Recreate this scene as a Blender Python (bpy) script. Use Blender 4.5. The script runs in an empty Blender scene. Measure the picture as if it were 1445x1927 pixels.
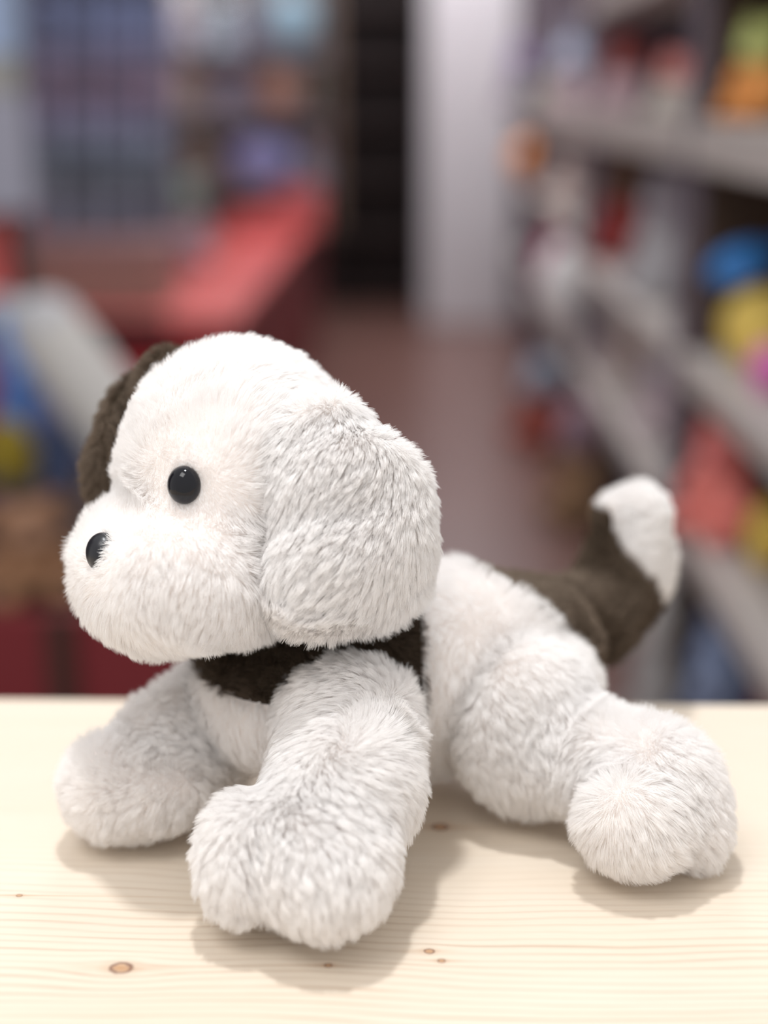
import bpy, math, random
import numpy as np
from mathutils import Vector, Matrix, kdtree

# ------------------------------------------------------------------ camera, world, lamps, exposure
C = bpy.context.scene.collection
CAM_H = 0.327
PITCH = math.radians(16.3)
YAW = math.radians(0.95)
FPX = 2650.0
cam_data = bpy.data.cameras.new('camera')
cam = bpy.data.objects.new('camera', cam_data)
C.objects.link(cam)
cam.location = (0, 0, CAM_H)
cam.rotation_euler = (math.pi/2 - PITCH, 0, YAW)
cam_data.sensor_fit = 'VERTICAL'
cam_data.sensor_height = 36
cam_data.lens = 36*FPX/1927
cam_data.clip_start = 0.01
cam_data.clip_end = 60
cam_data.dof.use_dof = True
cam_data.dof.focus_distance = 0.588
cam_data.dof.aperture_fstop = 2.1
bpy.context.scene.camera = cam
cy = bpy.context.scene.cycles
cy.max_bounces = 12; cy.diffuse_bounces = 9; cy.transmission_bounces = 9

w = bpy.data.worlds.new('store_ambient')
bpy.context.scene.world = w
w.use_nodes = True
w.node_tree.nodes['Background'].inputs[0].default_value = (1.0, 0.99, 0.985, 1)
w.node_tree.nodes['Background'].inputs[1].default_value = 0.84

def area(name, loc, target, size, power, color=(1, 1, 1), size_y=None):
    d = bpy.data.lights.new(name, 'AREA')
    d.energy = power; d.color = color; d.size = size
    if size_y:
        d.shape = 'RECTANGLE'; d.size_y = size_y
    o = bpy.data.objects.new(name, d)
    o.location = loc
    o.rotation_euler = (Vector(target)-Vector(loc)).to_track_quat('-Z', 'Y').to_euler()
    C.objects.link(o)
    return o
area('ceiling_or_fill_lamp', (-0.12, 0.67, 1.80), (0.0, 0.58, 0.0), 0.09, 16.5, (0.97, 0.985, 1.0))
area('ceiling_or_fill_lamp', (-0.55, -0.15, 1.60), (0.0, 0.58, 0.05), 0.7, 10.5, (1.0, 0.985, 0.97))  # soft front fill added to brighten the puppy's near side, no shop fitting
for _y, _p in ((3.0, 17), (4.6, 34), (6.4, 42), (8.0, 46)):
    area('ceiling_or_fill_lamp', (0.1, _y, 1.86), (0.1, _y, 0.0), 1.6, _p, (0.98, 0.98, 1.0), 0.5)

vs = bpy.context.scene.view_settings
vs.view_transform = 'Standard'
vs.look = 'None'
vs.exposure = 0.0
vs.gamma = 1.0
vs.use_curve_mapping = False

# ------------------------------------------------------------------ helpers
_R = cam.rotation_euler.to_matrix()
def ray(px, py):
    return _R @ Vector(((px-722.5)/FPX, -(py-963.5)/FPX, -1.0))
def at(px, py, Y):                       # the point that stands at depth Y behind the lens
    r = ray(px, py)
    return Vector((0, 0, CAM_H)) + r*(Y/r.y)
def onz(px, py, z):
    r = ray(px, py)
    return Vector((0, 0, CAM_H)) + r*((z-CAM_H)/r.z)

def mat(name, color, rough=0.6, spec=0.3, **kw):
    m = bpy.data.materials.new(name)
    m.use_nodes = True
    b = m.node_tree.nodes['Principled BSDF']
    b.inputs['Base Color'].default_value = (*color, 1)
    b.inputs['Roughness'].default_value = rough
    b.inputs['Specular IOR Level'].default_value = spec
    for k, v in kw.items():
        b.inputs[k.replace('_', ' ')].default_value = v
    return m

def link(name, data, parent=None, m=None, loc=None):
    o = bpy.data.objects.new(name, data)
    C.objects.link(o)
    if parent: o.parent = parent
    if m is not None and data is not None and not data.materials: data.materials.append(m)
    if loc is not None: o.location = loc
    return o
def tag(o, label=None, cat=None, group=None, kind=None):
    if label: o['label'] = label
    if cat: o['category'] = cat
    if group: o['group'] = group
    if kind: o['kind'] = kind
    return o
def empty(name, loc, label, cat, group=None, rz=0):
    o = link(name, None, loc=loc)
    o.rotation_euler = (0, 0, rz)
    return tag(o, label, cat, group)

# ------------------------------------------------------------------ soft shapes: signed distances and a surface net
def ell(c, r, M=None):
    c = np.array(c); r = np.array(r, float)
    A = None if M is None else np.array(M.to_3x3().transposed())
    def f(p):
        q = p-c
        if A is not None: q = q @ A.T
        k0 = np.sqrt(((q/r)**2).sum(-1)); k1 = np.sqrt(((q/(r*r))**2).sum(-1))+1e-9
        return k0*(k0-1)/k1
    return f
def cap(a, b, ra, rb):
    a = np.array(a); b = np.array(b); d = b-a; dd = (d*d).sum()
    def f(p):
        t = np.clip(((p-a)@d)/dd, 0, 1)
        return np.sqrt(((p-a-t[..., None]*d)**2).sum(-1)) - (ra+(rb-ra)*t)
    return f
def blend(fs, k):
    def f(p):
        d = fs[0](p)
        for g in fs[1:]:
            e = g(p)
            h = np.clip(0.5+0.5*(e-d)/k, 0, 1)
            d = e*(1-h)+d*h-k*h*(1-h)
        return d
    return f
def carve(f, g, k):
    def h_(p):
        d = f(p); e = -g(p)
        h = np.clip(0.5-0.5*(e-d)/k, 0, 1)
        return e*(1-h)+d*h+k*h*(1-h)
    return h_
def waves(seed, freq, n=9, dim=3):
    r = np.random.RandomState(seed)
    K = r.randn(n, 3); K /= np.linalg.norm(K, axis=1)[:, None]
    K *= (freq*(0.6+0.9*r.rand(n)))[:, None]
    ph = r.rand(n)*6.28; A = r.randn(n, dim)/math.sqrt(n)*1.3
    def f(p): return np.sin(p@K.T+ph)@A
    return f
def lumpy(f, amp, freq, seed):
    wv = waves(seed, freq, 9, 1)
    return lambda p: f(p)+amp*wv(p)[..., 0]

def surface(f, lo, hi, h):
    lo = np.array(lo); hi = np.array(hi)
    n = np.ceil((hi-lo)/h).astype(int)+1
    ax = [lo[i]+h*np.arange(n[i]) for i in range(3)]
    G = np.stack(np.meshgrid(*ax, indexing='ij'), -1)
    D = np.empty(tuple(n))
    for i in range(n[0]): D[i] = f(G[i].reshape(-1, 3)).reshape(n[1], n[2])
    D += 1e-9
    nc = n-1
    acc = np.zeros((*nc, 3)); cnt = np.zeros(tuple(nc))
    def sl(off): return tuple(slice(off[i], off[i]+nc[i]) for i in range(3))
    cor = [(a, b, c) for a in (0, 1) for b in (0, 1) for c in (0, 1)]
    for a in cor:
        for x in range(3):
            if a[x] == 1: continue
            b = list(a); b[x] = 1
            da = D[sl(a)]; db = D[sl(b)]
            m = (da < 0) != (db < 0)
            t = np.where(m, da/np.where(m, da-db, 1), 0)
            p = np.zeros((*nc, 3))
            for y in range(3): p[..., y] = a[y]
            p[..., x] += t
            acc += p*m[..., None]; cnt += m
    used = cnt > 0
    idx = -np.ones(tuple(nc), int); idx[used] = np.arange(used.sum())
    cell = np.argwhere(used)
    V = lo+h*(cell+acc[used]/cnt[used][:, None])
    F = []
    for x in range(3):
        y, z = (x+1) % 3, (x+2) % 3
        s0 = [slice(None)]*3; s1 = [slice(None)]*3
        s0[x] = slice(0, -1); s1[x] = slice(1, None)
        a = D[tuple(s0)] < 0; b = D[tuple(s1)] < 0
        m = a != b
        ii = np.argwhere(m)
        ok = (ii[:, y] > 0) & (ii[:, z] > 0) & (ii[:, y] < nc[y]) & (ii[:, z] < nc[z])
        ii = ii[ok]
        flip = a[tuple(ii.T)]
        q = []
        for dy, dz in ((0, 0), (-1, 0), (-1, -1), (0, -1)):
            j = ii.copy(); j[:, y] += dy; j[:, z] += dz
            q.append(idx[tuple(j.T)])
        q = np.stack(q, 1)
        q[~flip] = q[~flip][:, ::-1]
        F.append(q)
    F = np.concatenate(F)
    F = F[(F >= 0).all(1)]
    return V, F
def grad(f, p, e=4e-4):
    g = np.stack([f(p+np.eye(3)[i]*e)-f(p-np.eye(3)[i]*e) for i in range(3)], -1)
    return g/(np.linalg.norm(g, axis=1)[:, None]+1e-12)
def npmesh(name, V, F, m, parent, smooth=True):
    us = np.unique(F); mp = -np.ones(len(V), int); mp[us] = np.arange(len(us))
    me = bpy.data.meshes.new(name)
    me.from_pydata(V[us].tolist(), [], mp[F].tolist())
    if smooth: me.polygons.foreach_set('use_smooth', [True]*len(me.polygons))
    me.materials.append(m)
    return link(name, me, parent)

# ------------------------------------------------------------------ fur
def unit(v): return v/(np.linalg.norm(v, axis=-1)[..., None]+1e-12)
def make_fur(V, F, f, parent, m, n, length, comb, lift=0.6, swirl=0.5, per=42, clump=0.28, rad=0.8, seed=1,
             cull=None, lenfn=None, K=5, offset=None, name='fur'):
    r = np.random.RandomState(seed)
    T = np.concatenate([F[:, [0, 1, 2]], F[:, [0, 2, 3]]])
    a, b, c = V[T[:, 0]], V[T[:, 1]], V[T[:, 2]]
    A = np.linalg.norm(np.cross(b-a, c-a), axis=1)
    A = A/A.sum()
    t = r.choice(len(T), n, p=A)
    u = r.rand(n, 1); v = r.rand(n, 1); s = (u+v) > 1; u = np.where(s, 1-u, u); v = np.where(s, 1-v, v)
    P = a[t]+u*(b[t]-a[t])+v*(c[t]-a[t])
    if cull is not None: P = P[~cull(P)]
    n = len(P)
    N = grad(f, P)
    w1 = waves(seed+5, 75, 10); w2 = waves(seed+6, 260, 12); w3 = waves(seed+8, 28, 8)
    def direction(P, N, jitter):
        D = comb(P) if callable(comb) else np.array(comb)[None]*np.ones((len(P), 1))
        D = D-N*(D*N).sum(1)[:, None]
        S = 0.8*w1(P)+0.28*w2(P)+0.5*w3(P)
        D = D+swirl*S+jitter
        D = D-N*(D*N).sum(1)[:, None]
        L = np.linalg.norm(D, axis=1)[:, None]
        return D/np.maximum(L, 1.0)
    D = direction(P, N, r.randn(n, 3)*0.10)
    g = max(8, n//per)
    gi = r.choice(n, g, replace=False)
    GJ = r.randn(g, 3)*0.22*swirl/0.5
    GD = direction(P[gi], N[gi], GJ)
    kd = kdtree.KDTree(g)
    for i, j in enumerate(gi): kd.insert(Vector(P[j]), i)
    kd.balance()
    own = np.fromiter((kd.find(p)[1] for p in P.tolist()), int, n)
    L = length*(0.80+0.30*r.rand(n))*(0.82+0.34*r.rand(g))[own]
    if lenfn is not None: L = L*lenfn(P)
    L = L[:, None]
    ts = np.linspace(0, 1, K)
    def strand(P0, N0, D0, L0):
        pts = [P0]; p = P0
        for k in range(1, K):
            q = (k-0.5)/(K-1)
            d = unit(N0*(lift+0.35*(1-q))+D0*(0.25+1.1*q))
            p = p+d*L0/(K-1)
            pts.append(p)
        return np.stack(pts, 1)
    S = strand(P, N, D, L)
    GS = strand(P[gi], N[gi], GD, np.ones((g, 1))*length)[own]
    # a strand follows its guide, and closes on it towards the tip
    off = (P-P[gi][own])[:, None, :]
    GL = (L/length)[:, None, :]
    Q = P[gi][own][:, None, :]+(GS-P[gi][own][:, None, :])*GL
    k = (clump*(0.75+0.35*r.rand(n)))[:, None, None]
    tt = ts[None, :, None]
    target = Q+off*(1-0.80*tt**0.8)
    S = S*(1-k*tt**0.6)+target*(k*tt**0.6)
    if offset: S = S+N[:, None, :]*offset
    S[..., 2] = np.maximum(S[..., 2], 0.0004) if S[..., 2].min() > -0.05 else S[..., 2]
    cu = bpy.data.hair_curves.new(name)
    cu.add_curves([K]*n)
    cu.position_data.foreach_set('vector', S.reshape(-1).astype(np.float32))
    at_ = cu.attributes.get('radius') or cu.attributes.new('radius', 'FLOAT', 'POINT')
    rr = (np.array([0.00011, 0.00011, 0.00010, 0.00008, 0.00003])*rad)
    if K != 5: rr = np.interp(ts, np.linspace(0, 1, 5), rr)
    at_.data.foreach_set('value', np.tile(rr, n).astype(np.float32))
    cu.materials.append(m)
    o = link(name, cu, parent)
    o['kind'] = 'stuff'
    return o

def fur_mat(name, c1, c2, trans=0.3, rough=0.75):
    m = bpy.data.materials.new(name); m.use_nodes = True
    nt = m.node_tree; nt.nodes.clear()
    out = nt.nodes.new('ShaderNodeOutputMaterial')
    info = nt.nodes.new('ShaderNodeHairInfo')
    mix = nt.nodes.new('ShaderNodeMix'); mix.data_type = 'RGBA'
    mix.inputs[6].default_value = (*c1, 1); mix.inputs[7].default_value = (*c2, 1)
    nt.links.new(info.outputs['Random'], mix.inputs[0])
    b = nt.nodes.new('ShaderNodeBsdfPrincipled')
    b.inputs['Roughness'].default_value = rough
    b.inputs['Specular IOR Level'].default_value = 0.25
    t = nt.nodes.new('ShaderNodeBsdfTranslucent')
    ms = nt.nodes.new('ShaderNodeMixShader'); ms.inputs[0].default_value = trans
    nt.links.new(mix.outputs[2], b.inputs['Base Color']); nt.links.new(mix.outputs[2], t.inputs['Color'])
    nt.links.new(b.outputs[0], ms.inputs[1]); nt.links.new(t.outputs[0], ms.inputs[2])
    nt.links.new(ms.outputs[0], out.inputs[0])
    return m
# ------------------------------------------------------------------ the pine board
def wood_material():
    m = bpy.data.materials.new('pale_pine'); m.use_nodes = True
    nt = m.node_tree; N = nt.nodes; Lk = nt.links
    b = N['Principled BSDF']; b.inputs['Roughness'].default_value = 0.55; b.inputs['Specular IOR Level'].default_value = 0.25
    def math_(op, a, b_=None, c=None, clamp=False):
        n = N.new('ShaderNodeMath'); n.operation = op; n.use_clamp = clamp
        for i, v in enumerate((a, b_, c)):
            if v is None: continue
            if isinstance(v, (int, float)): n.inputs[i].default_value = v
            else: Lk.new(v, n.inputs[i])
        return n.outputs[0]
    tc = N.new('ShaderNodeTexCoord')
    sp = N.new('ShaderNodeSeparateXYZ'); Lk.new(tc.outputs['Object'], sp.inputs[0])
    x, y = sp.outputs[0], sp.outputs[1]
    def noise(sx, sy, detail=3, dist=0.0):
        cb = N.new('ShaderNodeCombineXYZ')
        Lk.new(math_('MULTIPLY', x, sx), cb.inputs[0]); Lk.new(math_('MULTIPLY', y, sy), cb.inputs[1])
        n = N.new('ShaderNodeTexNoise'); n.inputs['Scale'].default_value = 1; n.inputs['Detail'].default_value = detail
        n.inputs['Distortion'].default_value = dist
        Lk.new(cb.outputs[0], n.inputs['Vector']); return n.outputs[0]
    yy = math_('ADD', y, math_('MULTIPLY', math_('SUBTRACT', noise(3.0, 5.0, 2), 0.5), 0.045))
    yy = math_('ADD', yy, math_('MULTIPLY', math_('SUBTRACT', noise(14, 30, 2), 0.5), 0.0035))
    dark = None; core = None
    for (kx, ky, r, amp) in KNOTS:
        dx = math_('SUBTRACT', x, kx); dy = math_('SUBTRACT', y, ky)
        # the grain parts round a knot
        ex = math_('MULTIPLY', dx, 1/(4.6*r)); ey = math_('MULTIPLY', dy, 1/(2.6*r))
        q = math_('ADD', math_('MULTIPLY', ex, ex), math_('MULTIPLY', ey, ey))
        g = math_('POWER', 2.718, math_('MULTIPLY', q, -1.0))
        s = math_('DIVIDE', dy, math_('ADD', math_('ABSOLUTE', dy), r*0.5))
        yy = math_('SUBTRACT', yy, math_('MULTIPLY', math_('MULTIPLY', g, s), amp*r))
        d = math_('SQRT', math_('ADD', math_('MULTIPLY', dx, dx), math_('MULTIPLY', math_('MULTIPLY', dy, dy), 1.5)))
        d = math_('ADD', d, math_('MULTIPLY', math_('SUBTRACT', noise(400, 400, 2), 0.5), r*0.5))
        ring = math_('SUBTRACT', 1.0, math_('DIVIDE', math_('ABSOLUTE', math_('SUBTRACT', d, r)), r*0.36), clamp=True)
        halo = math_('SUBTRACT', 1.0, math_('DIVIDE', d, r*2.6), clamp=True)
        tail = math_('MULTIPLY', math_('POWER', 2.718, math_('MULTIPLY', math_('MULTIPLY', math_('MULTIPLY', dx, dx), 1/(5.5*r)**2), -1.0)),
                     math_('POWER', 2.718, math_('MULTIPLY', math_('MULTIPLY', math_('MULTIPLY', dy, dy), 1/(0.75*r)**2), -1.0)))
        ins = math_('MULTIPLY', math_('SUBTRACT', r, d), 3/r, clamp=True)
        k1 = math_('ADD', math_('MULTIPLY', halo, 0.28), math_('ADD', math_('MULTIPLY', tail, 0.28), math_('MULTIPLY', ins, 0.34)))
        dark = ring if dark is None else math_('MAXIMUM', dark, ring)
        core = k1 if core is None else math_('MAXIMUM', core, k1)
    # growth lines, closer together towards the near edge
    ph = math_('MULTIPLY', yy, 1250)
    ph = math_('ADD', ph, math_('MULTIPLY', noise(5, 60, 3), 7))
    line = math_('POWER', math_('ADD', math_('MULTIPLY', math_('SINE', ph), 0.5), 0.5), 3.0)
    line = math_('MULTIPLY', line, math_('MULTIPLY', math_('POWER', noise(5, 130, 3), 2.0), 4.2))
    wide = math_('MULTIPLY', noise(4, 38, 3, 0.3), 1.0)
    # broad figure in the middle of the board, tight lines near the front
    near = N.new('ShaderNodeMapRange'); near.inputs[1].default_value = -0.02; near.inputs[2].default_value = -0.135
    near.inputs[3].default_value = 0.12; near.inputs[4].default_value = 1.0; Lk.new(yy, near.inputs[0])
    line = math_('MULTIPLY', line, near.outputs[0])
    fine = noise(60, 1500, 2)
    m1 = N.new('ShaderNodeMix'); m1.data_type = 'RGBA'
    m1.inputs[6].default_value = (0.78, 0.695, 0.59, 1); m1.inputs[7].default_value = (0.73, 0.60, 0.46, 1)
    Lk.new(math_('ADD', math_('MULTIPLY', wide, 0.7), math_('MULTIPLY', math_('SUBTRACT', fine, 0.5), 0.5), clamp=True), m1.inputs[0])
    m2 = N.new('ShaderNodeMix'); m2.data_type = 'RGBA'; m2.inputs[7].default_value = (0.54, 0.40, 0.29, 1)
    Lk.new(m1.outputs[2], m2.inputs[6]); Lk.new(math_('MULTIPLY', line, 0.46, clamp=True), m2.inputs[0])
    m3 = N.new('ShaderNodeMix'); m3.data_type = 'RGBA'; m3.inputs[7].default_value = (0.50, 0.27, 0.13, 1)
    Lk.new(m2.outputs[2], m3.inputs[6]); Lk.new(core, m3.inputs[0])
    m4 = N.new('ShaderNodeMix'); m4.data_type = 'RGBA'; m4.inputs[7].default_value = (0.13, 0.035, 0.02, 1)
    Lk.new(m3.outputs[2], m4.inputs[6]); Lk.new(math_('MULTIPLY', dark, 0.85), m4.inputs[0])
    # one resin line running out from the small knot at the left
    jl = math_('MULTIPLY', math_('POWER', 2.718, math_('MULTIPLY', math_('POWER', math_('MULTIPLY', math_('SUBTRACT', y, JOINT_Y), 1/0.0005), 2.0), -1.0)),
               math_('MULTIPLY', math_('SUBTRACT', JOINT_X, x), 12, clamp=True))
    m5 = N.new('ShaderNodeMix'); m5.data_type = 'RGBA'; m5.inputs[7].default_value = (0.55, 0.33, 0.17, 1)
    Lk.new(m4.outputs[2], m5.inputs[6]); Lk.new(math_('MULTIPLY', jl, 0.5), m5.inputs[0])
    Lk.new(m5.outputs[2], b.inputs['Base Color'])
    bp = N.new('ShaderNodeBump'); bp.inputs['Strength'].default_value = 0.12; bp.inputs['Distance'].default_value = 0.0004
    Lk.new(math_('ADD', fine, math_('MULTIPLY', line, -1.0)), bp.inputs['Height']); Lk.new(bp.outputs[0], b.inputs['Normal'])
    return m

import bmesh
def box_bm(bm, x0, x1, y0, y1, z0, z1):
    g = bmesh.ops.create_cube(bm, size=1)
    for v in g['verts']:
        v.co = Vector((x0+(v.co.x+.5)*(x1-x0), y0+(v.co.y+.5)*(y1-y0), z0+(v.co.z+.5)*(z1-z0)))
    return g['verts']
def box(name, x0, x1, y0, y1, z0, z1, m, parent=None, bevel=0.0, loc=None):
    bm = bmesh.new(); box_bm(bm, x0, x1, y0, y1, z0, z1)
    if bevel: bmesh.ops.bevel(bm, geom=bm.edges[:], offset=bevel, segments=2, affect='EDGES', profile=0.6)
    me = bpy.data.meshes.new(name); bm.to_mesh(me); bm.free()
    return link(name, me, parent, m, loc)

BO = Vector((0.0, 0.60, 0.0))            # the board's own origin
_edge = onz(722, 1320, 0)
def knot(px, py, rpx, amp):
    p = onz(px, py, 0)-BO
    return (p.x, p.y, rpx*0.00024, amp)
KNOTS = [knot(230, 1823, 16.5, 1.5), knot(620, 1817, 6, 0.9), knot(810, 1790, 8, 1.1), knot(833, 1808, 6, 0.9),
         knot(828, 1556, 14, 0.9), knot(37, 1687, 5, 0.8)]
JOINT_Y = onz(200, 1688, 0).y-BO.y; JOINT_X = onz(420, 1690, 0).x
pine = wood_material()
table = empty('display_table', (BO.x, BO.y, -0.93), 'pale knotty pine board carrying the white plush puppy', 'table')
table_top = box('board', -0.62, 0.62, -0.36, _edge.y-BO.y, -0.030, 0.0, pine, table, 0.0012, (0, 0, 0.93))
table_top.rotation_euler = (0, 0, math.radians(-0.25))
legm = mat('plain_pine', (0.70, 0.55, 0.38), 0.6)
for sx in (-0.56, 0.56):
    for sy in (-0.30, _edge.y-BO.y-0.07):
        box('leg', sx-0.022, sx+0.022, sy-0.022, sy+0.022, 0.0, 0.90, legm, table, 0.002)

# ------------------------------------------------------------------ the plush puppy
S = 0.000232                              # metres per pixel at the toy
def rotm(rx=0, ry=0, rz=0):
    return (Matrix.Rotation(math.radians(rz), 3, 'Z') @ Matrix.Rotation(math.radians(ry), 3, 'Y') @ Matrix.Rotation(math.radians(rx), 3, 'X'))
def E(px, py, Y, rx, ry, rz, M=None): return ell(at(px, py, Y), (rx*S, ry*S, rz*S), M)
def K2(a, b): return cap(at(*a[:3]), at(*b[:3]), a[3]*S, b[3]*S)

white = fur_mat('ivory_plush', (0.97, 0.95, 0.94), (0.995, 0.99, 0.985), 0.52)
white_cloth = mat('ivory_backing', (0.94, 0.885, 0.85), 0.9, 0.1)
brown = fur_mat('brown_plush', (0.11, 0.078, 0.052), (0.29, 0.22, 0.165), 0.15, 0.6)
shaded_brown = fur_mat('brown_plush_shaded', (0.055, 0.036, 0.023), (0.13, 0.095, 0.068), 0.12, 0.6)  # same brown pile; the shade under the head is put into this colour
brown_cloth = mat('brown_backing', (0.07, 0.05, 0.034), 0.9, 0.1)
gloss = mat('glossy_black_bead', (0.006, 0.006, 0.009), 0.05, 0.35)
satin = mat('satin_black_bead', (0.010, 0.010, 0.014), 0.32, 0.5)

head_f = blend([
    E(452, 880, 0.605, 212, 215, 222),
    E(560, 950, 0.620, 180, 200, 190),
    E(338, 1085, 0.560, 130, 120, 112, rotm(0, 0, -20)),
    E(258, 1058, 0.582, 110, 118, 108),
    E(300, 1115, 0.578, 116, 108, 88),
    E(440, 1085, 0.575, 112, 118, 108),
], 0.015)
ear_f = blend([
    E(598, 868, 0.573, 98, 42, 122, rotm(0, 18, 26)),
    E(664, 968, 0.569, 140, 58, 143, rotm(4, 12, 26)),
    E(690, 1070, 0.568, 122, 56, 108, rotm(8, 0, 26)),
    E(600, 1085, 0.556, 85, 50, 92, rotm(8, 0, 15)),
], 0.014)
far_ear_f = blend([
    E(320, 738, 0.650, 86, 38, 76, rotm(0, 0, 60)),
    E(255, 808, 0.655, 98, 42, 104, rotm(0, -35, 60)),
    E(222, 900, 0.655, 74, 40, 84, rotm(0, 0, 60)),
], 0.016)
body_f = blend([
    K2((590, 1280, 0.605, 165), (850, 1228, 0.635, 158)),
    K2((850, 1228, 0.635, 156), (990, 1225, 0.672, 148)),
    E(500, 1350, 0.590, 90, 90, 80),
    E(440, 1290, 0.610, 85, 90, 90),
    E(820, 1330, 0.640, 130, 140, 125),
], 0.02)
near_leg_f = blend([
    K2((648, 1365, 0.560, 112), (640, 1470, 0.540, 112)),
    K2((645, 1480, 0.535, 112), (585, 1590, 0.513, 106)),
    E(602, 1625, 0.503, 106, 112, 78),
    E(460, 1630, 0.508, 58, 84, 78),
    E(510, 1560, 0.517, 92, 80, 56),
], 0.012)
far_leg_f = blend([
    K2((420, 1335, 0.615, 90), (300, 1400, 0.598, 86)),
    K2((380, 1415, 0.605, 82), (240, 1465, 0.583, 86)),
    E(192, 1475, 0.578, 62, 84, 80),
    E(292, 1485, 0.575, 98, 76, 70),
], 0.012)
hind_leg_f = blend([
    E(985, 1365, 0.600, 125, 92, 160, rotm(0, 0, 14)),
    E(1035, 1300, 0.632, 85, 100, 105),
    K2((1030, 1400, 0.600, 100), (1190, 1445, 0.572, 84)),
    E(1192, 1545, 0.543, 92, 74, 88),
    E(1298, 1530, 0.566, 46, 88, 84),
    E(1232, 1462, 0.564, 92, 92, 80),
], 0.010)
far_hind_f = blend([
    E(1010, 1285, 0.720, 60, 80, 60),
    K2((1000, 1290, 0.72, 55), (1060, 1300, 0.73, 40)),
], 0.012)
tail_f = blend([
    K2((1060, 1140, 0.690, 50), (1130, 1150, 0.712, 78)),
    E(1140, 1190, 0.712, 58, 46, 64),
    K2((1160, 1110, 0.720, 92), (1203, 962, 0.725, 50)),
    K2((1200, 1150, 0.722, 30), (1200, 1100, 0.722, 50)),
    E(1150, 965, 0.722, 26, 28, 27),
    E(1243, 1075, 0.728, 26, 34, 72),
], 0.009)
ALL = dict(head=head_f, ear=ear_f, far_ear=far_ear_f, body=body_f, near_leg=near_leg_f, far_leg=far_leg_f,
           hind_leg=hind_leg_f, far_hind=far_hind_f, tail=tail_f)
for i, k in enumerate(ALL): ALL[k] = lumpy(ALL[k], 0.0011, 95, i+3)

def hit(px, py, f, lo=0.4, hi=0.8):
    r = np.array(ray(px, py).normalized()); o = np.array((0, 0, CAM_H))
    t = np.linspace(lo, hi, 1600); P = o+t[:, None]*r
    d = f(P); i = np.argmax(d < 0)
    return P[i], grad(f, P[i][None])[0]
eye_p, eye_n = hit(349, 912, ALL['head'])
nose_p, nose_n = hit(184, 1042, ALL['head'])
nose_n = unit(np.array([-0.80, -0.55, 0.12]))
ER = 0.0080
eye_c = eye_p+eye_n*0.0012
nose_c = nose_p+np.array([0.0018, 0.0015, 0])

def bounds(f, center, size, h=0.0022):
    c = np.array(center)
    return surface(f, c-size, c+size, h)
def inside_others(me, depth):
    others = [g for k, g in ALL.items() if k != me]
    def c(P):
        m = np.zeros(len(P), bool)
        for g in others: m |= g(P) < -depth
        return m
    return c

puppy = empty('plush_puppy', (0, 0.58, 0), 'white and brown plush puppy sprawled on the pine board, black bead eye and nose', 'plush toy')
base = Vector((0, 0.58, 0))
def part(name, key, center, size, m, split=None, m2=None, name2=None):
    V, F = bounds(ALL[key], center, np.array(size))
    Vl = V-np.array(base)
    if split is None: return V, F, npmesh(name, Vl, F, m, puppy)
    s = split(V[F].mean(1))
    return V, F, npmesh(name, Vl, F[~s], m, puppy), s, npmesh(name2, Vl, F[s], m2, puppy)
def furx(V, F, key, parent, m, n, L, comb, **kw):
    cu = kw.pop('cullx', None); ins = inside_others(key, kw.pop('depth', 0.004))
    def cull(P):
        c = ins(P)
        if cu is not None: c |= cu(P)
        return c
    o = make_fur(V, F, ALL[key], parent, m, int(n*DENS), L, comb, cull=cull, **kw)
    o.location = -base
    return o
DENS = 1.0
UP = np.array([0, 0, 1.0])

# head
V, F, head = part('head', 'head', at(400, 960, 0.60), (0.09, 0.085, 0.09), white_cloth)
muz = np.array(at(250, 1040, 0.56))
def comb_head(P):
    d = unit(P-muz)                                  # the pile runs back from the nose
    return d*0.8-UP*0.45
def head_len(P):
    e = np.linalg.norm(P-eye_c, axis=1); q = np.linalg.norm(P-nose_c, axis=1)
    s = np.clip((e-ER*0.9)/0.022, 0.42, 1)*np.clip((q-0.006)/0.020, 0.5, 1)
    lower = np.clip((P[:, 2]-0.13)/0.05, 0, 1)
    return s*(1.0-0.15*lower)
def eye_cull(P):
    return (np.linalg.norm(P-eye_c, axis=1) < ER*0.93) | (np.linalg.norm(P-nose_c, axis=1) < 0.0080)
furx(V, F, 'head', head, white, 150000, 0.0088, comb_head, lift=0.55, swirl=0.7, lenfn=head_len, cullx=eye_cull, seed=11, depth=0.007)

def bead(name, c, r, m, sc=(1, 1, 1), nrm=None):
    bm = bmesh.new(); bmesh.ops.create_uvsphere(bm, u_segments=40, v_segments=24, radius=1)
    me = bpy.data.meshes.new(name)
    q = Vector(nrm).to_track_quat('Z', 'Y').to_matrix()
    for v in bm.verts: v.co = q @ Vector((v.co.x*r*sc[0], v.co.y*r*sc[1], v.co.z*r*sc[2]))
    for f_ in bm.faces: f_.smooth = True
    bm.to_mesh(me); bm.free()
    o = link(name, me, puppy, m, Vector(c)-base)
    return o
bead('eye', eye_c, ER, gloss, (0.9, 1.0, 0.75), eye_n)['label'] = 'glossy black bead eye'
# the far eye mirrors the near one through the plane of the face
fdir = Vector((-0.88, -0.47, 0)).normalized(); side = Vector((-fdir.y, fdir.x, 0))
mid = Vector(at(250, 1040, 0.575))
d0 = (Vector(eye_c)-mid).dot(side)
far_eye = Vector(eye_c)-2*d0*side
ray_d = np.array(-side if d0 > 0 else side)
tt = np.linspace(-0.03, 0.05, 400); Pq = np.array(far_eye)-ray_d*0+np.outer(tt, ray_d)
ins_ = np.where(ALL['head'](Pq) < 0)[0]
if len(ins_): far_eye = Vector(Pq[ins_[-1]])
bead('eye', far_eye, ER, gloss, (0.9, 1.0, 0.75), ray_d)['label'] = 'glossy black bead eye'
bead('nose', nose_c, 0.0086, satin, (0.95, 1.0, 0.8), nose_n)['label'] = 'smooth black bead nose'

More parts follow.
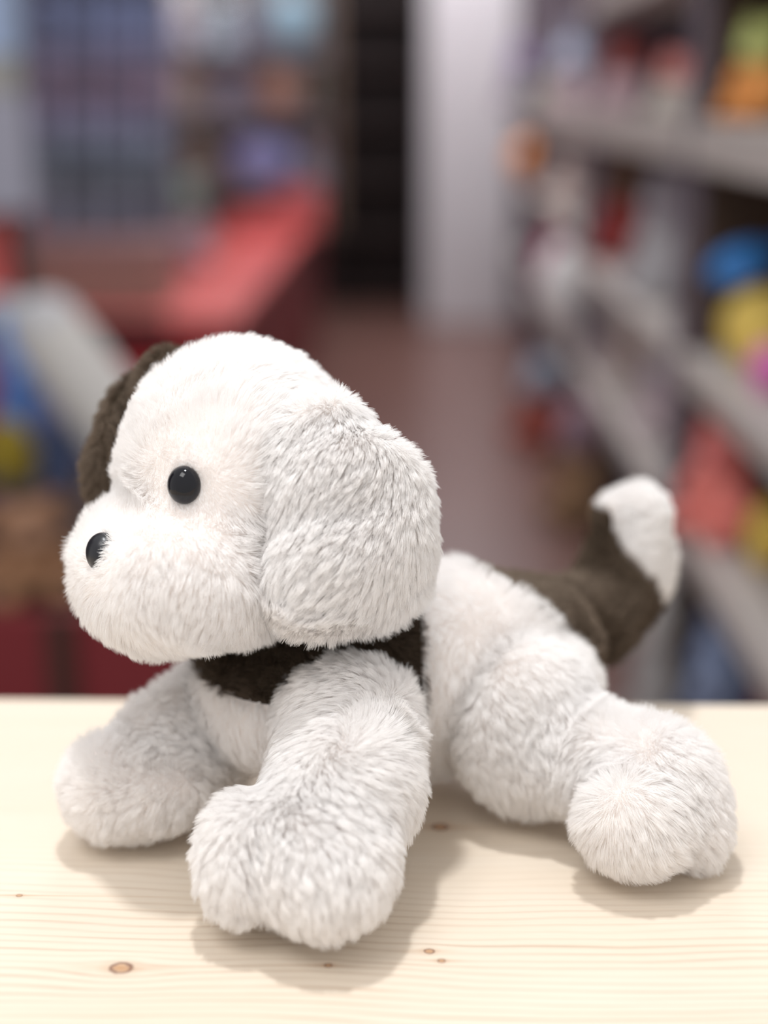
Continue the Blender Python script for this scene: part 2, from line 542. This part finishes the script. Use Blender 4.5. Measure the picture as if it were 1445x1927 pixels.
# ears
V, F, ear = part('ear', 'ear', at(650, 970, 0.568), (0.062, 0.05, 0.075), white_cloth)
hinge = np.array(at(565, 690, 0.56))
def comb_ear(P):
    return unit(P-hinge)*0.6-UP*0.75
def ear_len(P): return 0.75+0.35*np.clip((0.17-P[:, 2])/0.06, 0, 1)
furx(V, F, 'ear', ear, white, 100000, 0.0100, comb_ear, lift=0.5, swirl=0.62, lenfn=ear_len, seed=21, depth=0.006)
V, F, fear = part('ear', 'far_ear', at(270, 830, 0.655), (0.06, 0.05, 0.065), brown_cloth)
fear['label'] = 'brown ear on the far side'
furx(V, F, 'far_ear', fear, brown, 30000, 0.0055, (0.2, 0.2, -1), lift=0.6, swirl=0.5, seed=31, depth=0.007)

# body with its brown neck panel and back panel
def xy(P): return P
neck_c = at(620, 1215, 0.575)
n_lo = np.array(at(360, 1330, 0.57)); n_hi = np.array(at(800, 1300, 0.60))
def in_neck(P):
    # a yoke over the chest: right of the seam at the shoulder, above the seam on the breast
    a = np.array(at(400, 1285, 0.585)); b = np.array(at(790, 1305, 0.60)); c = np.array(at(795, 1150, 0.60)); d = np.array(at(345, 1245, 0.59))
    top = P[:, 2] > a[2]+(P[:, 0]-a[0])*(b[2]-a[2])/(b[0]-a[0]) - 0.001
    return top & (P[:, 0] < c[0]) & (P[:, 0] > d[0]+0.35*np.maximum(0, a[2]+0.012-P[:, 2]))
bk0 = at(915, 1085, 0.630); bk1 = at(1110, 1235, 0.655)
def in_back(P):
    t = (P[:, 0]-bk0.x)/(bk1.x-bk0.x)
    lineY = bk0.y+t*(bk1.y-bk0.y)
    lineZ = bk0.z+t*(bk1.z-bk0.z)
    return (P[:, 0] > bk0.x-0.008) & ((P[:, 1]-lineY)*0.75+(P[:, 2]-lineZ) > 0)
V, F = bounds(ALL['body'], at(750, 1250, 0.63), np.array((0.125, 0.085, 0.075)), 0.0022)
cen = V[F].mean(1); sn = in_neck(cen); sb = in_back(cen) & ~sn
Vl = V-np.array(base)
body = npmesh('body', Vl, F[~sn & ~sb], white_cloth, puppy)
neck = npmesh('neck_panel', Vl, F[sn], brown_cloth, puppy); neck['label'] = 'brown neck panel with shade painted into its pile'
back = npmesh('back_panel', Vl, F[sb], brown_cloth, puppy); back['label'] = 'brown back panel'
cd = lambda P: np.array([0.35, -0.2, -0.9])[None]*np.ones((len(P), 1))
furx(V, F[~sn & ~sb], 'body', body, white, 70000, 0.0085, cd, lift=0.6, swirl=0.6, seed=41)
furx(V, F[sn], 'body', neck, shaded_brown, 26000, 0.0075, cd, lift=0.7, swirl=0.7, seed=42)
furx(V, F[sb], 'body', back, brown, 26000, 0.0075, (0.8, 0, -0.3), lift=0.7, swirl=0.5, seed=43)

# legs
V, F, o = part('front_leg', 'near_leg', at(580, 1500, 0.525), (0.065, 0.075, 0.075), white_cloth)
def comb_leg(P): return np.array([-0.35, -0.35, -0.8])[None]*np.ones((len(P), 1))
furx(V, F, 'near_leg', o, white, 105000, 0.0100, comb_leg, lift=0.6, swirl=0.85, seed=51)
V, F, o = part('front_leg', 'far_leg', at(280, 1430, 0.59), (0.075, 0.07, 0.06), white_cloth)
furx(V, F, 'far_leg', o, white, 60000, 0.0085, (-0.5, -0.3, -0.7), lift=0.6, swirl=0.55, seed=61)
V, F, o = part('hind_leg', 'hind_leg', at(1100, 1420, 0.585), (0.09, 0.085, 0.075), white_cloth)
furx(V, F, 'hind_leg', o, white, 100000, 0.0092, (0.45, -0.35, -0.65), lift=0.6, swirl=0.6, seed=71)
V, F, o = part('hind_leg', 'far_hind', at(1080, 1290, 0.725), (0.05, 0.05, 0.05), white_cloth)
furx(V, F, 'far_hind', o, white, 12000, 0.0085, (0.6, 0.3, -0.6), lift=0.6, swirl=0.6, seed=75)

# tail: brown side, white underside and tip
q0 = np.array(at(1152, 975, 0.70)); q1 = np.array(at(1238, 1165, 0.70))
def in_tip(P):
    dx = (P[:, 0]-q0[0])-(P[:, 2]-q0[2])*(q1[0]-q0[0])/(q1[2]-q0[2])
    bulge = 0.0035*np.sin(np.clip((q0[2]-P[:, 2])/(q0[2]-q1[2]), 0, 1)*3.14*2)
    return (dx+bulge-0.10*(P[:, 1]-0.70) > 0) & (P[:, 2] > q1[2]-0.004) | (P[:, 2] > q0[2]-0.001)
V, F, tail, s, tip = part('tail', 'tail', at(1175, 1080, 0.72), (0.045, 0.05, 0.06), brown_cloth, in_tip, white_cloth, 'tail_tip')
tip['label'] = 'white underside and tip of the tail'
furx(V, F[~s], 'tail', tail, brown, 26000, 0.0062, (0.2, 0, 0.9), lift=0.6, swirl=0.5, seed=81)
furx(V, F[s], 'tail', tip, white, 26000, 0.0062, (0.6, 0, 0.4), lift=0.6, swirl=0.5, seed=82)
# ------------------------------------------------------------------ the shop behind
FZ = -0.93
def struct(o, **k):
    o['kind'] = 'structure'; return o
def floor_mat():
    m = mat('red_brown_floor', (0.15, 0.075, 0.062), 0.32, 0.5)
    nt = m.node_tree; b = nt.nodes['Principled BSDF']
    tc = nt.nodes.new('ShaderNodeTexCoord'); n = nt.nodes.new('ShaderNodeTexNoise'); n.inputs['Scale'].default_value = 2.5
    mx = nt.nodes.new('ShaderNodeMix'); mx.data_type = 'RGBA'
    mx.inputs[6].default_value = (0.13, 0.062, 0.052, 1); mx.inputs[7].default_value = (0.18, 0.095, 0.08, 1)
    nt.links.new(tc.outputs['Object'], n.inputs['Vector']); nt.links.new(n.outputs[0], mx.inputs[0]); nt.links.new(mx.outputs[2], b.inputs['Base Color'])
    return m
struct(box('floor', -3.2, 3.2, -0.5, 9.4, FZ-0.05, FZ-0.001, floor_mat()))
struct(box('wall_back', -3.2, 3.2, 9.4, 9.5, FZ, 1.899, mat('dark_brown_wall', (0.050, 0.028, 0.026), 0.7)))
struct(box('wall_left', -3.3, -3.2, 1.2, 9.5, FZ, 1.899, mat('taupe_wall', (0.16, 0.13, 0.12), 0.8)))
struct(box('wall_right', 3.2, 3.3, 1.2, 9.5, FZ, 1.899, mat('umber_wall', (0.12, 0.09, 0.08), 0.8)))
struct(box('ceiling', -3.3, 3.3, 2.6, 9.5, 1.9, 2.0, mat('ceiling_white', (0.7, 0.7, 0.7), 0.8)))
cb_ = at(885, 300, 8.2)
col = box('column', -0.255, 0.255, -0.255, 0.255, FZ, 1.899, mat('lilac_white_paint', (0.63, 0.60, 0.63), 0.5), None, 0.02, (cb_.x, 8.45, 0))
struct(col)
# tall dark cabinet at the end of the aisle
cabm = mat('near_black_laminate', (0.036, 0.024, 0.024), 0.6); cabs = mat('dark_shelf_board', (0.04, 0.024, 0.022), 0.6)
xl, xr = at(608, 300, 8.9).x, at(812, 300, 8.9).x
cab = empty('dark_cabinet', ((xl+xr)/2, 9.1, FZ), 'tall near-black cabinet at the far end of the aisle, left of the pale column', 'cabinet')
hw = (xr-xl)/2
box('back_panel', -hw, hw, 0.14, 0.17, 0, 2.6, cabm, cab)
for s in (-1, 1): box('side_panel', s*hw-0.015, s*hw+0.015, -0.17, 0.17, 0, 2.6, cabm, cab)
for z in (0.08, 0.42, 0.76, 1.1, 1.44, 1.78, 2.12): box('shelf', -hw+.016, hw-.016, -0.16, 0.135, z, z+0.025, cabs, cab)

# a small kit of soft toys, each part its own mesh, shared between alike toys
_mats = {}
def cm(c, rough=0.85):
    k = tuple(round(v, 3) for v in c)+(rough,)
    if k not in _mats: _mats[k] = mat('soft_cloth', c, rough, 0.15)
    return _mats[k]
_ms = {}
def softmesh(key, parts, m):
    kk = (key, m.name)
    if kk in _ms: return _ms[kk]
    bm = bmesh.new()
    for (c, r_, rot) in parts:
        g = bmesh.ops.create_icosphere(bm, subdivisions=3, radius=1)
        M = Matrix.Rotation(math.radians(rot), 3, 'Y')
        for v in g['verts']: v.co = M @ Vector((v.co.x*r_[0], v.co.y*r_[1], v.co.z*r_[2]))+Vector(c)
    for f_ in bm.faces: f_.smooth = True
    me = bpy.data.meshes.new(key); bm.to_mesh(me); bm.free(); me.materials.append(m)
    _ms[kk] = me
    return me
# unit toys: 1 high, about 0.8 wide, standing on z = 0
def toy(kind, root, ca, cb):
    a, b = cm(ca), cm(cb)
    def p(name, parts, m, key=None):
        return link(name, softmesh(kind+'_'+(key or name), parts, m), root)
    if kind in ('bear', 'rabbit'):
        p('body', [((0, 0, .30), (.25, .22, .28), 0)], b)
        p('head', [((0, -.03, .70), (.25, .23, .23), 0)], a)
        p('muzzle', [((0, -.23, .65), (.10, .08, .08), 0)], cm(tuple(min(1, v*1.2+.05) for v in ca)))
        for s in (-1, 1):
            if kind == 'bear': p('ear', [((s*.19, 0, .89), (.09, .05, .09), 0)], a, 'ear%d' % s)
            else: p('ear', [((s*.11, 0, .98), (.065, .04, .20), s*10)], a, 'ear%d' % s)
            p('arm', [((s*.27, -.08, .38), (.09, .09, .19), -s*30)], b, 'arm%d' % s)
            p('leg', [((s*.20, -.20, .11), (.11, .20, .11), 0)], b, 'leg%d' % s)
            p('eye', [((s*.09, -.245, .73), (.025, .015, .028), 0)], cm((.01, .01, .01), .2), 'eye%d' % s)
    elif kind == 'cushion':
        p('cushion_cover', [((0, 0, .5), (.55, .40, .5), 0)], a)
        p('piping', [((0, 0, .5), (.575, .06, .52), 0)], b)
    elif kind == 'whale':
        p('body', [((0, 0, .42), (.85, .45, .42), -18)], a)
        p('tail_fin', [((.80, 0, .82), (.26, .20, .10), -40), ((-.02+.85, .15, .80), (.12, .30, .07), 0)], a)
        p('belly', [((-.05, -.12, .25), (.55, .36, .24), -10)], b)
        for s in (-1, 1): p('fin', [((-.05, s*.42, .30), (.20, .18, .06), 20)], a, 'fin%d' % s)
def place(kind, px, py, pyb, wpx, z, ca, cb, label, cat='plush toy', group=None, rz=0, name=None, asp=0.78):
    c = onz(px, pyb, z)
    Y = c.y
    top = at(px, py-(pyb-py), Y).z
    h = top-z
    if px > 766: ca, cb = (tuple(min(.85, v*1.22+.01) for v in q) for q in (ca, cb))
    if z == -0.45 and Y > 4.45: h = min(h, 0.32)
    elif px > 766 and Y < 6.3 and not (z == 0.29 and Y > 4.4): h = min(h, {0.29: 0.25, -0.135: 0.33, -0.45: 0.232, -0.05: 0.235}.get(z, 0.42))
    z = z+0.0015
    d = Y*math.cos(PITCH)+(CAM_H-z)*math.sin(PITCH)
    wd = 2*wpx/FPX*d
    nm = name or {'bear': 'plush_bear', 'rabbit': 'plush_rabbit', 'cushion': 'round_cushion', 'whale': 'plush_whale'}[kind]
    r_ = empty(nm, (c.x, c.y, z), label, cat, group, math.radians(rz))
    base_w = {'bear': .72, 'rabbit': .72, 'cushion': 1.15, 'whale': 2.0}[kind]
    sx = wd/base_w; hh = {'bear': 1.0, 'rabbit': 1.18, 'cushion': 1.0, 'whale': 1.0}[kind]
    sz = h/hh
    r_.scale = (sx, min(sx, sz)*0.9, sz)
    if kind == 'cushion': r_.location.z += 0.045*sz
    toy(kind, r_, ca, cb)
    return r_

# ---- right hand shelving, three bays
edge = mat('warm_grey_shelf', (0.52, 0.475, 0.45), 0.5)
backm = mat('dark_walnut_panel', (0.07, 0.042, 0.028), 0.6)
backg = mat('taupe_panel', (0.20, 0.165, 0.16), 0.6)
upr = mat('lilac_grey_upright', (0.16, 0.13, 0.16), 0.5)
mint = mat('mint_strip', (0.45, 0.66, 0.58), 0.5)
LV = [0.61, 0.29, -0.135, -0.45, -0.80]
US = 0.52
bays = [(1.25, 2.73, backm, 'nearest bay of the right hand shelving, its back of dark walnut'),
        (2.77, 4.36, backg, 'middle bay of the right hand shelving, crowded with pale soft toys'),
        (4.40, 6.24, backg, 'third bay of the right hand shelving, with the white oval cushion'),
    (6.28, 8.00, backg, 'farthest bay of the right hand shelving, next to the pale column')]
for (y0, y1, bmt, lab) in bays:
    un = empty('shelving_unit', (US if y0 < 6 else US+0.08, y0, FZ), lab, 'shelving', 'bays of the right hand shelving')
    L_ = y1-y0
    box('back_panel', 0.47, 0.49, 0, L_, 0, 2.1, bmt, un)
    for yy in (0, L_-0.03):
        box('upright', 0.03, 0.465, yy, yy+0.03, 0, 2.1, backm if bmt is backm else upr, un)
        box('edge_trim', 0.01, 0.029, yy, yy+0.03, 0, 2.1, upr, un)
    for z in LV:
        if z == 0.61 and y0 > 4: continue
        if z == -0.135 and y0 > 4: z = -0.05
        t = (0.08 if z == 0.29 else 0.055) if z > -0.7 else z-FZ-0.001
        box('shelf' if z > -0.7 else 'plinth', 0.0 if z > -0.7 else 0.32, 0.465, 0.031, L_-0.031, z-FZ-t, z-FZ, edge if z > -0.7 else backm, un, 0.004)
    if bmt is backm: box('price_strip', -0.004, -0.0005, 0.95, L_-0.05, 0.61-FZ-0.052, 0.61-FZ-0.004, mint, un)
L1, L2, L3, L4, L5 = LV
L3B = -0.05

R_ = [
 # kind, px, centre, bottom, half width, level, head, body, label
 ('rabbit', 1072, 128, 209, 50, L2, (.30, .33, .42), (.36, .28, .30), 'slate blue and pink plush rabbit on the upper right shelf'),
 ('bear', 1176, 140, 215, 62, L2, (.26, .045, .035), (.46, .34, .37), 'plush bear with dark red head and pink body on the upper right shelf'),
 ('bear', 1272, 158, 221, 56, L2, (.62, .22, .20), (.50, .46, .42), 'coral headed plush bear with a cream body on the upper right shelf'),
 ('bear', 1428, 128, 231, 70, L2, (.42, .46, .16), (.62, .27, .08), 'orange plush bear with a yellow green head at the right edge of the upper shelf'),
 ('bear', 978, 140, 203, 34, L2, (.14, .10, .22), (.22, .18, .24), 'small purple plush bear beside the pale column'),
 ('cushion', 1015, 178, 206, 40, L2, (.17, .20, .16), (.14, .16, .13), 'small sage green round cushion near the pale column'),
 ('cushion', 1000, 306, 345, 46, L3B, (.62, .22, .05), (.50, .16, .04), 'bright orange round cushion at the far end of the second shelf'),
 ('rabbit', 1074, 322, 392, 62, L3B, (.62, .55, .52), (.58, .50, .46), 'cream plush rabbit beside the orange cushion'),
 ('bear', 1170, 375, 492, 50, L3, (.17, .09, .05), (.30, .035, .03), 'plush bear with olive brown head and red body on the second shelf'),
 ('bear', 1250, 425, 560, 72, L3, (.36, .33, .37), (.42, .41, .43), 'mid grey plush bear next to the red one on the second shelf'),
 ('cushion', 1425, 628, 706, 78, L3, (.72, .50, .12), (.60, .40, .10), 'flat yellow cushion under the blue whale on the second shelf'),
 ('cushion', 1044, 520, 600, 46, L4, (.30, .03, .10), (.26, .02, .08), 'magenta round cushion behind the white oval one'),
 ('cushion', 1076, 550, 638, 72, L4, (.85, .85, .92), (.85, .80, .90), 'white oval cushion on the third shelf'),
 ('bear', 1148, 618, 700, 40, L4, (.33, .30, .31), (.40, .34, .34), 'grey plush bear beside the white oval cushion'),
 ('rabbit', 1192, 655, 742, 50, L4, (.45, .33, .29), (.50, .44, .42), 'tan pink plush rabbit on the third shelf'),
 ('bear', 1250, 720, 815, 58, L4, (.50, .45, .55), (.56, .47, .50), 'pale lilac plush bear on the third shelf'),
 ('bear', 1355, 865, 1012, 92, L4, (.55, .15, .14), (.70, .21, .18), 'coral red plush bear on the third shelf at the right edge'),
 ('cushion', 1440, 1015, 1078, 44, L4, (.70, .48, .10), (.6, .4, .1), 'yellow round cushion in front of the coral bear'),
 ('cushion', 1444, 700, 748, 40, L3, (.60, .16, .42), (.5, .12, .36), 'pink round cushion below the yellow cushion at the right edge'),
 ('bear', 1022, 750, 836, 62, FZ, (.24, .27, .33), (.30, .07, .05), 'plush bear with slate head and red body on the floor by the shelving'),
 ('bear', 1088, 860, 985, 66, FZ, (.24, .16, .20), (.26, .16, .09), 'mauve and tan plush bear on the floor by the shelving'),
 ('rabbit', 1226, 1190, 1385, 52, FZ, (.42, .40, .39), (.34, .33, .33), 'light grey plush rabbit standing on the floor below the shelves'),
 ('bear', 1350, 1330, 1500, 100, FZ, (.16, .20, .31), (.14, .17, .26), 'large slate blue plush bear on the floor at the right'),
 ('cushion', 1440, 1330, 1400, 30, FZ, (.4, .02, .05), (.3, .02, .04), 'dark red round cushion on the floor at the right edge'),
]
for (k, px, py, pb, wp, lv, ca, cb2, lab) in R_:
    g_ = 'soft toys on the right hand shelving' if lv > -0.7 else 'soft toys on the floor by the shelving'
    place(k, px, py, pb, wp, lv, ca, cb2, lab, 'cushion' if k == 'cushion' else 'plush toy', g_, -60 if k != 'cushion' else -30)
yc = onz(1425, 706, L3)
wh = empty('plush_whale', (yc.x, yc.y+0.02, L3), 'blue plush whale lying on the yellow cushion', 'plush toy', 'soft toys on the right hand shelving')
_t = at(1400, 540, yc.y).z
wh.location = (at(1400, 530, yc.y).x, yc.y+0.02, _t); wh.scale = (0.075, 0.10, 0.085)
toy('whale', wh, (.04, .20, .52), (.16, .28, .62))

# ---- left: red counter
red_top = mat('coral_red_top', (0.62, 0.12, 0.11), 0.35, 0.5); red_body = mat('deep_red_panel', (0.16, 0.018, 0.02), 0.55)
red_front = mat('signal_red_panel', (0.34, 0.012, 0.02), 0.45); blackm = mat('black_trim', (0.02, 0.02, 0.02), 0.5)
ct = empty('red_counter', (-0.48, 3.85, FZ), 'long red counter on the left of the aisle with a coral top', 'counter')
box('body', -1.6, 0.0, 0.02, 3.7, 0, 0.655, red_body, ct)
box('front_panel', -1.6, 0.0, 0.0, 0.018, 0, 0.62, red_front, ct)
box('counter_top', -1.62, 0.01, 0.0, 3.72, 0.656, 0.68, red_top, ct, 0.004)
box('front_trim', -1.6, -0.17, -0.016, -0.001, 0.622, 0.684, blackm, ct)
CT = FZ+0.681
def carton(name, px0, px1, pyb, h, dpt, z, m, label, lidm, cat='box', grp=None):
    a = onz(px0, pyb, z); b = onz(px1, pyb, z)
    e = empty(name, ((a.x+b.x)/2, a.y, z), label, cat, grp)
    hw = (b.x-a.x)/2
    box('carton', -hw, hw, 0, dpt, 0, h*0.8, m, e, 0.004)
    box('lid', -hw-0.004, hw+0.004, -0.004, dpt+0.004, h*0.801, h, lidm, e, 0.004)
    return e
carton('storage_box', 522, 603, 438, 0.20, 0.07, CT, mat('coral_card', (.62, .15, .15), .5), 'tall coral storage box at the aisle end of the red counter', mat('rose_card', (.55, .17, .20), .5))
carton('storage_box', 436, 519, 442, 0.11, 0.07, CT, mat('coral_card', (.60, .13, .13), .5), 'low coral storage box next to the taller one on the red counter', mat('rose_card', (.55, .17, .19), .5))
carton('display_box', 25, 312, 580, 0.19, 0.26, CT, mat('russet_board', (.30, .17, .145), .6), 'wide russet brown display box on the left of the red counter', mat('mauve_board', (.30, .18, .18), .6))
place('bear', 350, 415, 505, 50, CT, (.17, .23, .20), (.42, .34, .39), 'plush bear with sage green head and lilac body on the red counter', 'plush toy', None, 20)

# rack of hanging packs standing behind the display box
pr = empty('pack_rack', (at(190, 300, 4.35).x, 4.36, CT), 'upright rack on the red counter hung with rows of blue packs', 'rack')
rw = (at(322, 300, 4.35).x-at(58, 300, 4.35).x)/2
box('back_board', -rw, rw, 0.02, 0.04, 0, 1.0, mat('slate_board', (.075, .07, .10), .6), pr)
for s in (-1, 1): box('side_post', s*rw-0.01, s*rw+0.01, -0.005, 0.019, 0, 1.0, mat('grey_post', (.16, .16, .2), .5), pr)
rowc = [(.14, .20, .44), (.15, .18, .38), (.20, .16, .30), (.24, .14, .24), (.20, .18, .34), (.17, .21, .33), (.10, .13, .18), (.17, .18, .25), (.14, .14, .22)]
rown = ['royal blue', 'navy blue', 'plum', 'wine purple', 'violet', 'steel blue', 'charcoal', 'slate grey', 'dusk grey']
rnd = random.Random(4)
pm = {}
for r in range(9):
    py = 18+r*50
    z = at(190, py, 4.34).z
    for c in range(4):
        x = at(92+c*65, py, 4.34).x
        f_ = rnd.uniform(.8, 1.35); g_ = sum(rowc[r])/3; k = tuple((v*.72+g_*.28)*f_*1.15 for v in rowc[r])
        e = empty('hanging_pack', (x, 4.345, z-0.034), '%s hanging pack, %s row from the top of the counter rack, %s' % (rown[r], ['first', 'second', 'third', 'fourth', 'fifth', 'sixth', 'seventh', 'eighth', 'ninth'][r], ['leftmost', 'second from left', 'third from left', 'rightmost'][c]), 'pack', 'packs on the counter rack')
        box('pouch', -0.037, 0.037, -0.022, 0.0, 0.0, 0.060, mat('pack_film', k, 0.35, 0.5), e, 0.004)
        box('header_card', -0.037, 0.037, -0.006, 0.0, 0.061, 0.072, cm(tuple(min(1, v*1.4+.05) for v in k)), e)

# shelf of soft toys farther back on the left
sy = 6.6
xa, xb = at(280, 300, sy).x, at(624, 300, sy).x
sh = empty('toy_shelf', ((xa+xb)/2, sy, CT), 'back shelf of pale soft toys standing on the red counter near the aisle', 'shelving')
sw = (xb-xa)/2
box('back_panel', -sw, sw, 0.36, 0.38, 0, 1.45, mat('grey_brown_panel', (.26, .24, .25), .6), sh)
for s in (-1, 1): box('side_panel', s*sw-0.012, s*sw+0.012, 0, 0.355, 0, 1.45, mat('walnut_side', (.15, .10, .07), .6), sh)
SL = []
for pyb in (352, 222, 100):
    z = at(450, pyb, sy).z; SL.append(z)
    box('shelf', -sw+.014, sw-.014, 0, 0.352, z-CT-0.02, z-CT, mat('mauve_grey_shelf', (.30, .27, .30), .6), sh, 0.003)
def on_shelf(kind, px, h, wpx, z, ca, cb2, label):
    Y = sy+0.14; z = z+0.002
    x = at(px, 200, Y).x; wd = 2*wpx/FPX*Y*0.97
    r_ = empty({'bear': 'plush_bear', 'rabbit': 'plush_rabbit', 'cushion': 'round_cushion'}[kind], (x, Y, z), label, 'cushion' if kind == 'cushion' else 'plush toy', 'soft toys on the back left shelf')
    hz = h/FPX*Y
    r_.scale = (wd/(1.15 if kind == 'cushion' else .72), 0.22, hz/(1.18 if kind == 'rabbit' else 1))
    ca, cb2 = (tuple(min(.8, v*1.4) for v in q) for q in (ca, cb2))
    if kind == 'cushion': r_.location.z += 0.06*r_.scale[2]
    toy(kind, r_, ca, cb2)
for a_ in [
  ('cushion', 490, 84, 62, SL[0], (.28, .31, .56), (.24, .26, .46), 'periwinkle blue cushion on the lowest back shelf'),
  ('bear', 372, 100, 44, SL[0], (.19, .19, .15), (.21, .18, .17), 'olive grey plush bear on the lowest back shelf'),
  ('bear', 586, 95, 26, SL[0], (.28, .26, .30), (.32, .31, .37), 'small grey plush bear at the aisle end of the lowest back shelf'),
  ('bear', 345, 100, 46, SL[1], (.40, .34, .31), (.36, .32, .31), 'beige plush bear on the middle back shelf'),
  ('rabbit', 440, 98, 36, SL[1], (.32, .30, .38), (.28, .27, .34), 'lilac grey plush rabbit on the middle back shelf'),
  ('cushion', 528, 84, 42, SL[1], (.44, .28, .23), (.38, .25, .24), 'peach cushion on the middle back shelf'),
  ('cushion', 594, 90, 16, SL[1], (.17, .19, .18), (.15, .17, .17), 'narrow grey green cushion on the middle back shelf'),
  ('bear', 340, 130, 44, SL[2], (.46, .45, .46), (.36, .35, .40), 'light grey plush bear on the top back shelf'),
  ('bear', 424, 100, 30, SL[2], (.34, .40, .44), (.30, .36, .42), 'pale blue plush bear on the top back shelf'),
  ('bear', 476, 90, 17, SL[2], (.12, .10, .15), (.18, .16, .22), 'small dark violet plush bear on the top back shelf'),
  ('cushion', 552, 96, 52, SL[2], (.24, .36, .44), (.22, .30, .38), 'teal blue cushion on the top back shelf'),
]: on_shelf(*a_)

# free standing sheets at the left edge
sp_ = at(10, 200, 3.5)
st = empty('sign_stand', (sp_.x, 3.5, FZ), 'slim stand with pale blue and grey blank panels at the left edge', 'stand')
def zz(py): return at(10, py, 3.5).z-FZ
def xx(px): return at(px, 200, 3.5).x-sp_.x
box('panel', xx(-90), xx(44), -0.012, 0.012, zz(105), zz(-60), mat('sky_sheet', (.36, .46, .66), .4), st, .003)
box('panel', xx(-90), xx(40), -0.012, 0.012, zz(172), zz(107), mat('sand_sheet', (.38, .37, .34), .4), st, .003)
box('panel', xx(-90), xx(50), -0.012, 0.012, zz(400), zz(174), mat('mist_sheet', (.38, .38, .46), .4), st, .003)
box('pole', -0.02, 0.02, 0.013, 0.045, 0.02, zz(-60), blackm, st)
box('base', -0.16, 0.16, -0.12, 0.16, 0.0, 0.02, blackm, st, .004)

# red bin of toys at the lower left
BZ = -0.46
bn = empty('toy_bin', (0, 2.05, FZ), 'low dark red bin heaped with soft toys at the lower left', 'bin')
x0, x1 = -1.06, at(470, 1150, 2.05).x
maroon = mat('maroon_panel', (.17, .02, .025), .55)
box('front_panel', x0, x1, 0, 0.025, 0, BZ-FZ+0.02, maroon, bn, .004)
box('back_panel', x0, x1, 1.25, 1.275, 0, BZ-FZ+0.02, maroon, bn, .004)
for xs in (x0, x1-0.025): box('side_panel', xs, xs+0.025, 0.026, 1.249, 0, BZ-FZ+0.02, maroon, bn, .004)
box('deck', x0+.026, x1-.026, 0.026, 1.249, BZ-FZ-0.02, BZ-FZ, mat('dark_brown_deck', (.06, .03, .022), .7), bn)
pxs = at(112, 1200, 2.04).x
box('corner_strip', pxs-0.022, pxs+0.022, -0.012, -0.001, 0, BZ-FZ+0.02, mat('dark_strip', (.05, .02, .015), .6), bn)
for a_ in [
  ('bear', 60, 1030, 1130, 92, (.26, .14, .085), (.30, .16, .09), 'tan brown plush bear at the front of the red bin', 25),
  ('cushion', 22, 868, 940, 52, (.30, .22, .03), (.26, .18, .03), 'mustard yellow round cushion in the red bin', 0),
  ('cushion', 12, 945, 985, 32, (.02, .025, .06), (.02, .02, .05), 'navy round cushion in the red bin behind the tan bear', 0),
  ('bear', 48, 735, 885, 52, (.13, .28, .68), (.12, .24, .56), 'bright blue plush bear in the red bin at the left edge', 20),
  ('bear', 118, 800, 925, 50, (.22, .22, .42), (.10, .13, .24), 'indigo plush bear in the red bin', 10),
]: place(a_[0], a_[1], a_[2], a_[3], a_[4], BZ, a_[5], a_[6], a_[7], 'cushion' if a_[0] == 'cushion' else 'plush toy', 'soft toys in the red bin', a_[8])
def bolster(name, p0, p1, r, m, m2, label):
    f = cap(np.array(p0), np.array(p1), r, r*0.95)
    c = (np.array(p0)+np.array(p1))/2
    sz = np.abs(np.array(p1)-np.array(p0))/2+r*1.3
    V, F = surface(f, c-sz, c+sz, r/7)
    o = empty(name, tuple(c), label, 'cushion', 'soft toys in the red bin')
    V = V-c
    ax = (np.array(p1)-np.array(p0)); ax = ax/np.linalg.norm(ax)
    t = V[F].mean(1)@ax; L = np.linalg.norm(np.array(p1)-np.array(p0))/2
    s = np.abs(t) > L*0.92
    npmesh('cushion_cover', V, F[~s], m, o); npmesh('end_cap', V, F[s & (t > 0)], m2, o); npmesh('end_cap', V, F[s & (t < 0)], m2, o)
bolster('bolster_cushion', at(300, 905, 2.62), at(88, 622, 2.72), 0.078, cm((.52, .50, .48)), cm((.46, .46, .48)), 'long cream bolster cushion leaning across the red bin')
bolster('bolster_cushion', at(80, 800, 3.18), at(8, 600, 3.22), 0.060, cm((.40, .45, .50)), cm((.4, .42, .45)), 'pale blue grey bolster cushion behind the blue bear in the red bin')
